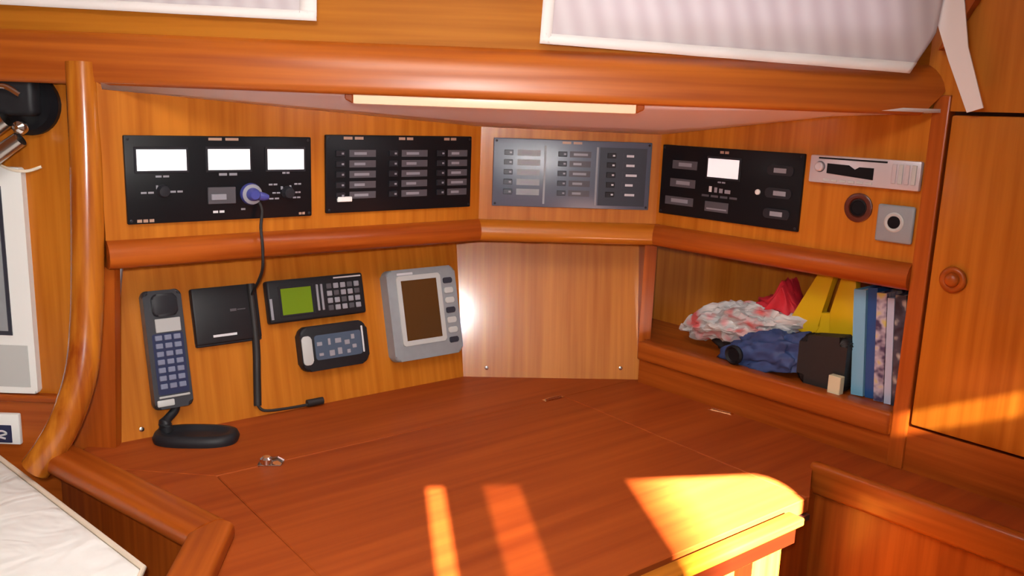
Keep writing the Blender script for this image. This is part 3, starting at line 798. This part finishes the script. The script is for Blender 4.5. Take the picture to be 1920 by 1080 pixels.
bx = thing('black_box', 'flat black box on the board between the telephone and the radio transceiver', 'box', at(TL, -0.602, 0.154, 0.0))
b = B(); box(b, 0, 0.128, 0, 0.108, 0, 0.018, 0.004, 2); obj('case', b, M['black_soft'], bx, smooth=True)
b = B(); box(b, 0.032, 0.078, 0.012, 0.0165, 0.0178, 0.0186); obj('name_strip', b, M['label_light'], bx)
b = B(); box(b, 0.070, 0.082, 0.058, 0.063, 0.0178, 0.0184); box(b, 0.084, 0.10, 0.0595, 0.0615, 0.0178, 0.0184); obj('mark', b, M['label_dim'], bx)
b = B(); box(b, 0.0, 0.128, -0.004, 0.006, 0.004, 0.014, 0.002, 1); obj('foot_flange', b, M['dark_tab'], bx)

vh = thing('radio_transceiver', 'black radio transceiver with a green display and grey keypad', 'radio', at(TL, -0.456, 0.177, 0.0))
b = B(); box(b, 0, 0.214, 0, 0.086, 0, 0.022, 0.005, 3); obj('case', b, M['black_soft'], vh, smooth=True)
b = B(); box(b, 0.022, 0.098, 0.011, 0.073, 0.0215, 0.0235, 0.001, 1); db = obj('display_bezel', b, M['dark_tab'], vh)
b = B(); box(b, 0.027, 0.092, 0.015, 0.068, 0.0233, 0.0241); obj('display', b, M['lcd_green'], db)
for i in range(2):
    b = B(); box(b, 0.1035 + i * 0.010, 0.1085 + i * 0.010, 0.016, 0.070, 0.0215, 0.0245, 0.001, 1); obj('side_key', b, M['label_grey'], vh)
for r_ in range(4):
    for c_ in range(5):
        b = B(); box(b, 0.127 + c_ * 0.0158, 0.1385 + c_ * 0.0158, 0.0135 + r_ * 0.0150, 0.0245 + r_ * 0.0150, 0.0215, 0.0248, 0.0012, 1); obj('key', b, M['label_grey'] if (r_ + c_) % 3 else M['label_dim'], vh)
b = B(); box(b, 0.145, 0.208, 0.0785, 0.0815, 0.0205, 0.0228); obj('name_strip', b, M['label_light'], vh)
b = B(); box(b, 0.003, 0.008, 0.008, 0.05, 0.0205, 0.0225); obj('side_strip', b, M['label_grey'], vh)

un = thing('autopilot_keypad', 'small rounded black keypad with a blue grey face under the transceiver', 'keypad', at(TL, -0.324, 0.117, 0.0))
b = B(); prism(b, rrect(-0.076, 0.076, -0.046, 0.046, 0.018), 0.0, 0.024, 0.006, 3); obj('case', b, M['black_soft'], un, smooth=True, ang=50)
b = B(); prism(b, rrect(-0.074, -0.052, -0.032, 0.027, 0.008), 0.021, 0.0262, 0.002, 2); obj('side_cap', b, M['grey_light'], un, smooth=True)
b = B(); prism(b, rrect(-0.046, 0.060, -0.025, 0.026, 0.006), 0.0235, 0.0255); uf = obj('face', b, M['lcd_blue'], un)
for (x, y, w, h) in ((-.036, .008, .012, .008), (-.034, -.014, .010, .006), (-.014, .010, .006, .014), (-.010, -.014, .012, .012), (.006, .010, .014, .010), (.008, -.012, .010, .014), (.026, .004, .012, .010), (.040, .014, .008, .010), (.042, -.006, .010, .008), (.028, -.015, .008, .008)):
    b = B(); box(b, x - w / 2, x + w / 2, y - h / 2, y + h / 2, 0.0252, 0.0268, 0.0008, 1); obj('key', b, M['label_grey'], uf)
b = B(); box(b, 0.0615, 0.0655, -0.022, 0.034, 0.0235, 0.0262, 0.001, 1); obj('edge_strip', b, M['label_light'], un)

gp = thing('gps_plotter', 'grey plotter with a tall brown screen beside the middle panel', 'plotter', at(TL, -0.190, 0.060, 0.0))
b = B(); prism(b, rrect(0, 0.178, 0, 0.200, 0.014), 0.0, 0.030, 0.006, 3); obj('case', b, M['grey'], gp, smooth=True, ang=50)
b = B(); prism(b, rrect(0.022, 0.136, 0.032, 0.186, 0.006), 0.029, 0.0325, 0.0015, 1); gb = obj('bezel', b, M['grey_light'], gp, smooth=True)
b = B(); box(b, 0.033, 0.124, 0.043, 0.175, 0.0320, 0.0332); obj('screen', b, M['lcd_brown'], gb)
for i in range(7):
    b = B(); prism(b, rrect(0.143, 0.167, 0.025 + i * 0.0225, 0.038 + i * 0.0225, 0.004), 0.029, 0.0325, 0.0008, 1); obj('button', b, M['grey_light'] if i % 3 else M['slate_dark'], gp)
b = B(); box(b, 0.026, 0.066, 0.1875, 0.1925, 0.0295, 0.0308); obj('name_strip', b, M['label_light'], gp)

# ------------------------------------------------------------------ strip lamp under the beam
sl = thing('strip_lamp', 'slim cream strip lamp under the beam below the headliner', 'lamp', FB)
b = B(); box(b, 0.385, 0.862, 0.611, 0.640, -0.046, -0.038, 0.003, 2); obj('front_cover', b, M['lamp_cover'], sl, smooth=True)
b = B(); box(b, 0.387, 0.860, 0.613, 0.640, -0.070, -0.047, 0.004, 2); obj('diffuser', b, M['lamp'], sl, smooth=True)
for x0, x1 in ((0.372, 0.386), (0.861, 0.875)):
    b = B(); prism(b, [(x0, 0.618), (x1, 0.611), (x1, 0.641), (x0, 0.641)] if x0 < .5 else [(x0, 0.611), (x1, 0.618), (x1, 0.641), (x0, 0.641)], -0.072, -0.036, 0.002, 1); obj('end_cap', b, M['mah_x'], sl)

# ------------------------------------------------------------------ curtains
def curtain(name, label, corners, n_off, seed, band_left=False, band_right=False, flare=0.0):
    """corners: bottom-left, bottom-right, top-right, top-left in beam coordinates"""
    t = thing(name, label, 'curtain', FB, 'window curtains')
    NX, NY = 90, 26
    bl, br, tr_, tl_ = [Vector(c) for c in corners]
    def pt(s, v, extra=0.0):
        lo = bl.lerp(br, s); hi = tl_.lerp(tr_, s); q = lo.lerp(hi, v)
        q.x += flare * s * s * min(1.0, v / 0.16)
        z = n_off + 0.0035 * math.sin(s * 31 + 2.2 * math.sin(v * 3 + seed)) * (0.35 + v) + 0.002 * noise.noise(Vector((s * 9, v * 5, seed))) + extra
        return (q.x, q.y, z)
    bb = B(); gr = [[bb.verts.new(pt(i / NX, 0.02 + 0.98 * j / NY)) for i in range(NX + 1)] for j in range(NY + 1)]
    for j in range(NY):
        for i in range(NX):
            bb.faces.new((gr[j][i], gr[j][i + 1], gr[j + 1][i + 1], gr[j + 1][i]))
    o = obj('cloth', bb, M['curtain'], t, smooth=True, ang=80)
    m = o.modifiers.new('thick', 'SOLIDIFY'); m.thickness = 0.0016
    bb = B()
    gr = [[bb.verts.new(pt(i / NX, v, 0.0018)) for i in range(NX + 1)] for v in (0.0, 0.02, 0.045)]
    for j in range(2):
        for i in range(NX): bb.faces.new((gr[j][i], gr[j][i + 1], gr[j + 1][i + 1], gr[j + 1][i]))
    h = obj('hem', bb, M['hem'], o, smooth=True); m = h.modifiers.new('thick', 'SOLIDIFY'); m.thickness = 0.002
    for on, s0, s1 in ((band_left, 0.0, 0.03), (band_right, 0.965, 1.0)):
        if not on: continue
        bb = B(); gr = [[bb.verts.new(pt(s, j / NY, 0.0018)) for s in (s0, (s0 + s1) / 2, s1)] for j in range(NY + 1)]
        for j in range(NY):
            for i in range(2): bb.faces.new((gr[j][i], gr[j][i + 1], gr[j + 1][i + 1], gr[j + 1][i]))
        h = obj('hem', bb, M['hem'], o, smooth=True); m = h.modifiers.new('thick', 'SOLIDIFY'); m.thickness = 0.002
    return t
curtain('curtain', 'pale curtain over the beam at the upper left', [(-0.45, 0.748), (0.331, 0.739), (0.338, 1.08), (-0.45, 1.08)], -0.016, 2.0, False, True)
curtain('curtain', 'wide pale pinkish curtain over the right half of the beam', [(0.690, 0.716), (1.298, 0.692), (1.325, 1.08), (0.705, 1.08)], 0.014, 5.0, True, False, 0.032)
# hanging tie beside the right curtain
b = B(); prism(b, [(0.552, 0.93), (0.606, 0.93), (0.612, 0.81), (0.628, 0.735), (0.664, 0.640), (0.640, 0.632), (0.600, 0.715), (0.574, 0.775), (0.558, 0.81)], 0.024, 0.027)
tag(obj('curtain_tie', b, M['hem'], None, FR), 'white fabric curtain tie hanging beside the right curtain', 'curtain tie')

# ------------------------------------------------------------------ reading lamp, framed cabinet and socket on the left bulkhead
LB = frame((0, 1.47, 0), (1, 0, 0), (0, 0, 1), (0, -1, 0))
rl = thing('reading_lamp', 'black and chrome reading lamp in the upper left corner', 'lamp', at(LB, -0.815, 0.592, 0.0))
b = B(); lathe(b, [(0.052, 0.0), (0.052, 0.010), (0.044, 0.020), (0.012, 0.022)], (0, 0, 0), 'z', 30); obj('wall_plate', b, M['black'], rl, smooth=True)
b = B(); box(b, -0.095, 0.030, -0.020, 0.040, 0.014, 0.045, 0.010, 3); obj('switch_housing', b, M['black_soft'], rl, smooth=True)
b = B(); tube(b, smooth_path([(-0.028, -0.015, 0.050), (-0.028, 0.020, 0.052), (-0.010, 0.026, 0.052), (0.012, 0.014, 0.050)], 5), 0.0045, 10); obj('bracket', b, M['chrome'], rl, smooth=True)
b = B(); lathe(b, [(0.003, -0.012), (0.010, -0.007), (0.012, 0.0), (0.010, 0.007), (0.003, 0.012)], (0.010, -0.038, 0.052), 'z', 18); obj('swivel', b, M['chrome'], rl, smooth=True)
for (dx, dy) in ((-0.016, 0.013), (0.004, -0.016)):
    b = B(); tube(b, [(0.004 + dx, -0.040 + dy, 0.052), (-0.055 + dx, -0.082 + dy, 0.055), (-0.10 + dx, -0.114 + dy, 0.057)], [0.0125, 0.014, 0.015], 18); obj('lamp_tube', b, M['steel'], rl, smooth=True)
b = B(); tube(b, smooth_path([(-0.085, -0.078, 0.02), (-0.045, -0.105, 0.016), (-0.012, -0.112, 0.012), (0.012, -0.104, 0.002)], 5), 0.0026, 8); obj('cord', b, M['piping'], rl, smooth=True)

fm = thing('framed_hatch', 'white framed grey pane on the left bulkhead below the reading lamp', 'frame', at(LB, -0.832, 0.088, 0.0))
b = B(); prism(b, rrect(-0.26, 0.0, 0.0, 0.398, 0.006), 0.0, 0.014, 0.003, 2); obj('frame', b, M['white'], fm, smooth=True)
b = B(); box(b, -0.22, -0.036, 0.106, 0.366, 0.0138, 0.016); pbd = obj('pane_border', b, M['slate_dark'], fm)
b = B(); box(b, -0.22, -0.042, 0.114, 0.358, 0.0158, 0.0172); obj('pane', b, M['grey'], pbd)
b = B(); lathe(b, [(0.008, 0.017), (0.008, 0.021), (0.004, 0.023)], (-0.056, 0.352, 0), 'z', 18); obj('catch', b, M['black'], fm, smooth=True)
b = B(); box(b, -0.24, -0.012, 0.012, 0.088, 0.0138, 0.0150); obj('lower_panel', b, M['grey_light'], fm)

ks = thing('wall_socket', 'small white socket with a navy plate at the left edge above the cushion', 'socket', frame((-0.899, 1.462, 0.021), (1, 0, 0), (0, 0, 1), (0, -1, 0)))
b = B(); box(b, -0.031, 0.031, -0.029, 0.029, 0, 0.010, 0.003, 2); obj('plate', b, M['white'], ks, smooth=True)
b = B(); box(b, -0.022, 0.017, -0.025, 0.008, 0.0095, 0.0115, 0.001, 1); obj('navy_plate', b, M['navy'], ks)
b = B(); tube(b, smooth_path([(-0.010, -0.004, 0.012), (0.002, -0.003, 0.012), (0.008, -0.008, 0.012), (-0.006, -0.013, 0.012), (0.006, -0.017, 0.012)], 4), 0.0018, 8); obj('emblem', b, M['label_light'], ks, smooth=True)

# ------------------------------------------------------------------ things in the cubby (right wall frame: x along, y up, z to the room)
CF = 0.0965
def book(label, s0, w, h, dpt, cover, lean, zf=-0.045):
    mt = at(FR, s0, CF, zf) @ Matrix.Rotation(math.radians(lean), 4, 'Z')
    t = thing('book', label, 'book', mt, 'books in the cubby')
    bb = B(); box(bb, 0, 0.002, 0, h, -dpt, 0); box(bb, w - 0.002, w, 0, h, -dpt, 0); box(bb, 0.0, w, 0, h, -0.002, 0.0004)
    obj('cover', bb, cover, t)
    bb = B(); box(bb, 0.002, w - 0.002, 0.003, h - 0.004, -dpt + 0.004, -0.002); obj('pages', bb, M['paper'], t)
    return t
sky = plain('pale_blue_cover', (0.18, 0.42, 0.60), 0.4)
blu = plain('royal_blue_cover', (0.015, 0.075, 0.24), 0.35)
nav = plain('navy_cover', (0.012, 0.018, 0.05), 0.4)
wht = plain('white_blue_cover', (0.42, 0.48, 0.62), 0.4)
book('pale blue book spine standing next to the black pouch', 0.470, 0.024, 0.205, 0.13, sky, 5)
book('royal blue book right of the pale blue one', 0.4955, 0.018, 0.212, 0.14, blu, 5, -0.05)
book('slim book with a mottled white and violet spine beside the royal blue book', 0.515, 0.019, 0.206, 0.13, M['spine_mix'], 5)
book('slim whitish blue book second from the cubby stile', 0.5355, 0.013, 0.200, 0.13, wht, 5)
book('dark mottled book against the right side of the cubby', 0.550, 0.020, 0.208, 0.13, mix_noise('dark_spine', (0.015, 0.016, 0.03), (0.05, 0.06, 0.09), (0.5, 0.48, 0.42), 30, 0.4), 5)

b = B(); blob(b, (0.185, 0.165, -0.085), (0.135, 0.042, 0.055), 0.30, 2.4, 3, 5)
for v in b.verts: v.co += Vector((0, 1, 0.5)) * 0.012 * abs(noise.noise(v.co * 38)) - Vector((0, 1, 0)) * 0.006 * abs(noise.noise(v.co * 75))
for v in b.verts:
    v.co.y += -0.045 * max(0, (0.13 - v.co.x) / 0.13) + 0.03 * max(0, (v.co.x - 0.13) / 0.18)
tag(obj('carrier_bag', b, M['bag'], None, FR, smooth=True, ang=28), 'crumpled white plastic bag with red print lying in the cubby', 'bag')
b = B(); blob(b, (0.265, 0.222, -0.105), (0.052, 0.022, 0.035), 0.35, 2.6, 9)
for v in b.verts:
    k_ = max(0, 1 - abs(v.co.x - 0.282) / 0.03); v.co.y += 0.05 * k_ ** 1.5 * (1 if v.co.y > 0.22 else 0.2)
tag(obj('red_cloth', b, M['red_cloth'], None, FR, smooth=True, ang=70), 'bunched red cloth with a peak on top of the plastic bag', 'cloth')
bb_ = thing('blue_bag', 'soft dark blue bag with a round black ring at the front of the cubby', 'bag', at(FR, 0.285, CF, -0.055))
b = B(); blob(b, (0.0, 0.035, 0.0), (0.100, 0.046, 0.036), 0.34, 2.4, 14, 5, power=0.8)
for v in b.verts: v.co += Vector((0, 1, 0.6)) * 0.008 * abs(noise.noise(v.co * 45))
for v in b.verts: v.co.y = max(v.co.y, 0.0005) + 0.020 * (v.co.x / 0.09)
for v in b.verts: v.co.y = max(v.co.y, 0.0005)
obj('body', b, M['blue_cloth'], bb_, smooth=True, ang=70)
b = B(); lathe(b, [(0.020, 0.0), (0.021, 0.006), (0.017, 0.010), (0.013, 0.006), (0.003, 0.005)], (-0.060, 0.026, 0.041), 'z', 24); obj('ring', b, M['black'], bb_, smooth=True)
b = B(); blob(b, (0, 0, 0), (0.055, 0.032, 0.045), 0.2, 2, 4)
for v in b.verts: v.co.y = max(v.co.y, -0.030)
tag(obj('dark_bundle', b, M['black_rubber'], None, at(FR, 0.165, CF + 0.0305, -0.11), smooth=True, ang=70), 'dark bundle underneath the plastic bag', 'bundle')

yl = thing('yellow_holder', 'bright yellow slotted plastic holder leaning upright in the cubby', 'holder', at(FR, 0.0, 0.0, -0.075))
b = B(); prism(b, [(0.300, 0.196), (0.362, 0.320), (0.398, 0.322), (0.374, 0.240), (0.374, 0.205), (0.362, 0.180)], -0.020, 0.0, 0.003, 2); obj('arm', b, M['yellow'], yl, smooth=True)
b = B(); prism(b, [(0.410, 0.322), (0.438, 0.324), (0.452, 0.200), (0.396, 0.190), (0.392, 0.240)], -0.020, 0.0, 0.003, 2); obj('arm', b, M['yellow'], yl, smooth=True)
b = B(); prism(b, [(0.362, 0.18), (0.372, 0.235), (0.394, 0.237), (0.44, 0.18), (0.43, 0.10), (0.37, 0.10)], -0.018, -0.002, 0.002, 1); obj('bridge', b, M['yellow'], yl)

b = B(); prism(b, rrect(0.362, 0.462, 0.0, 0.105, 0.018), -0.045, 0.0, 0.014, 3)
for v in b.verts: v.co.y = max(0.0, v.co.y + 0.006 * noise.noise(v.co * 30)) ; v.co.y += 0.12 * (v.co.x - 0.41) * (1 if v.co.y > 0.06 else 0)
tag(obj('black_pouch', b, M['black_rubber'], None, at(FR, 0, CF, -0.026), smooth=True, ang=60), 'black pouch standing in front of the yellow holder', 'pouch')
b = B(); box(b, 0.440, 0.465, 0.0, 0.038, -0.016, 0.0, 0.001, 1)
tag(obj('card_box', b, M['cream'], None, at(FR, 0, CF, -0.008)), 'tiny cream box at the foot of the pale blue book', 'box')
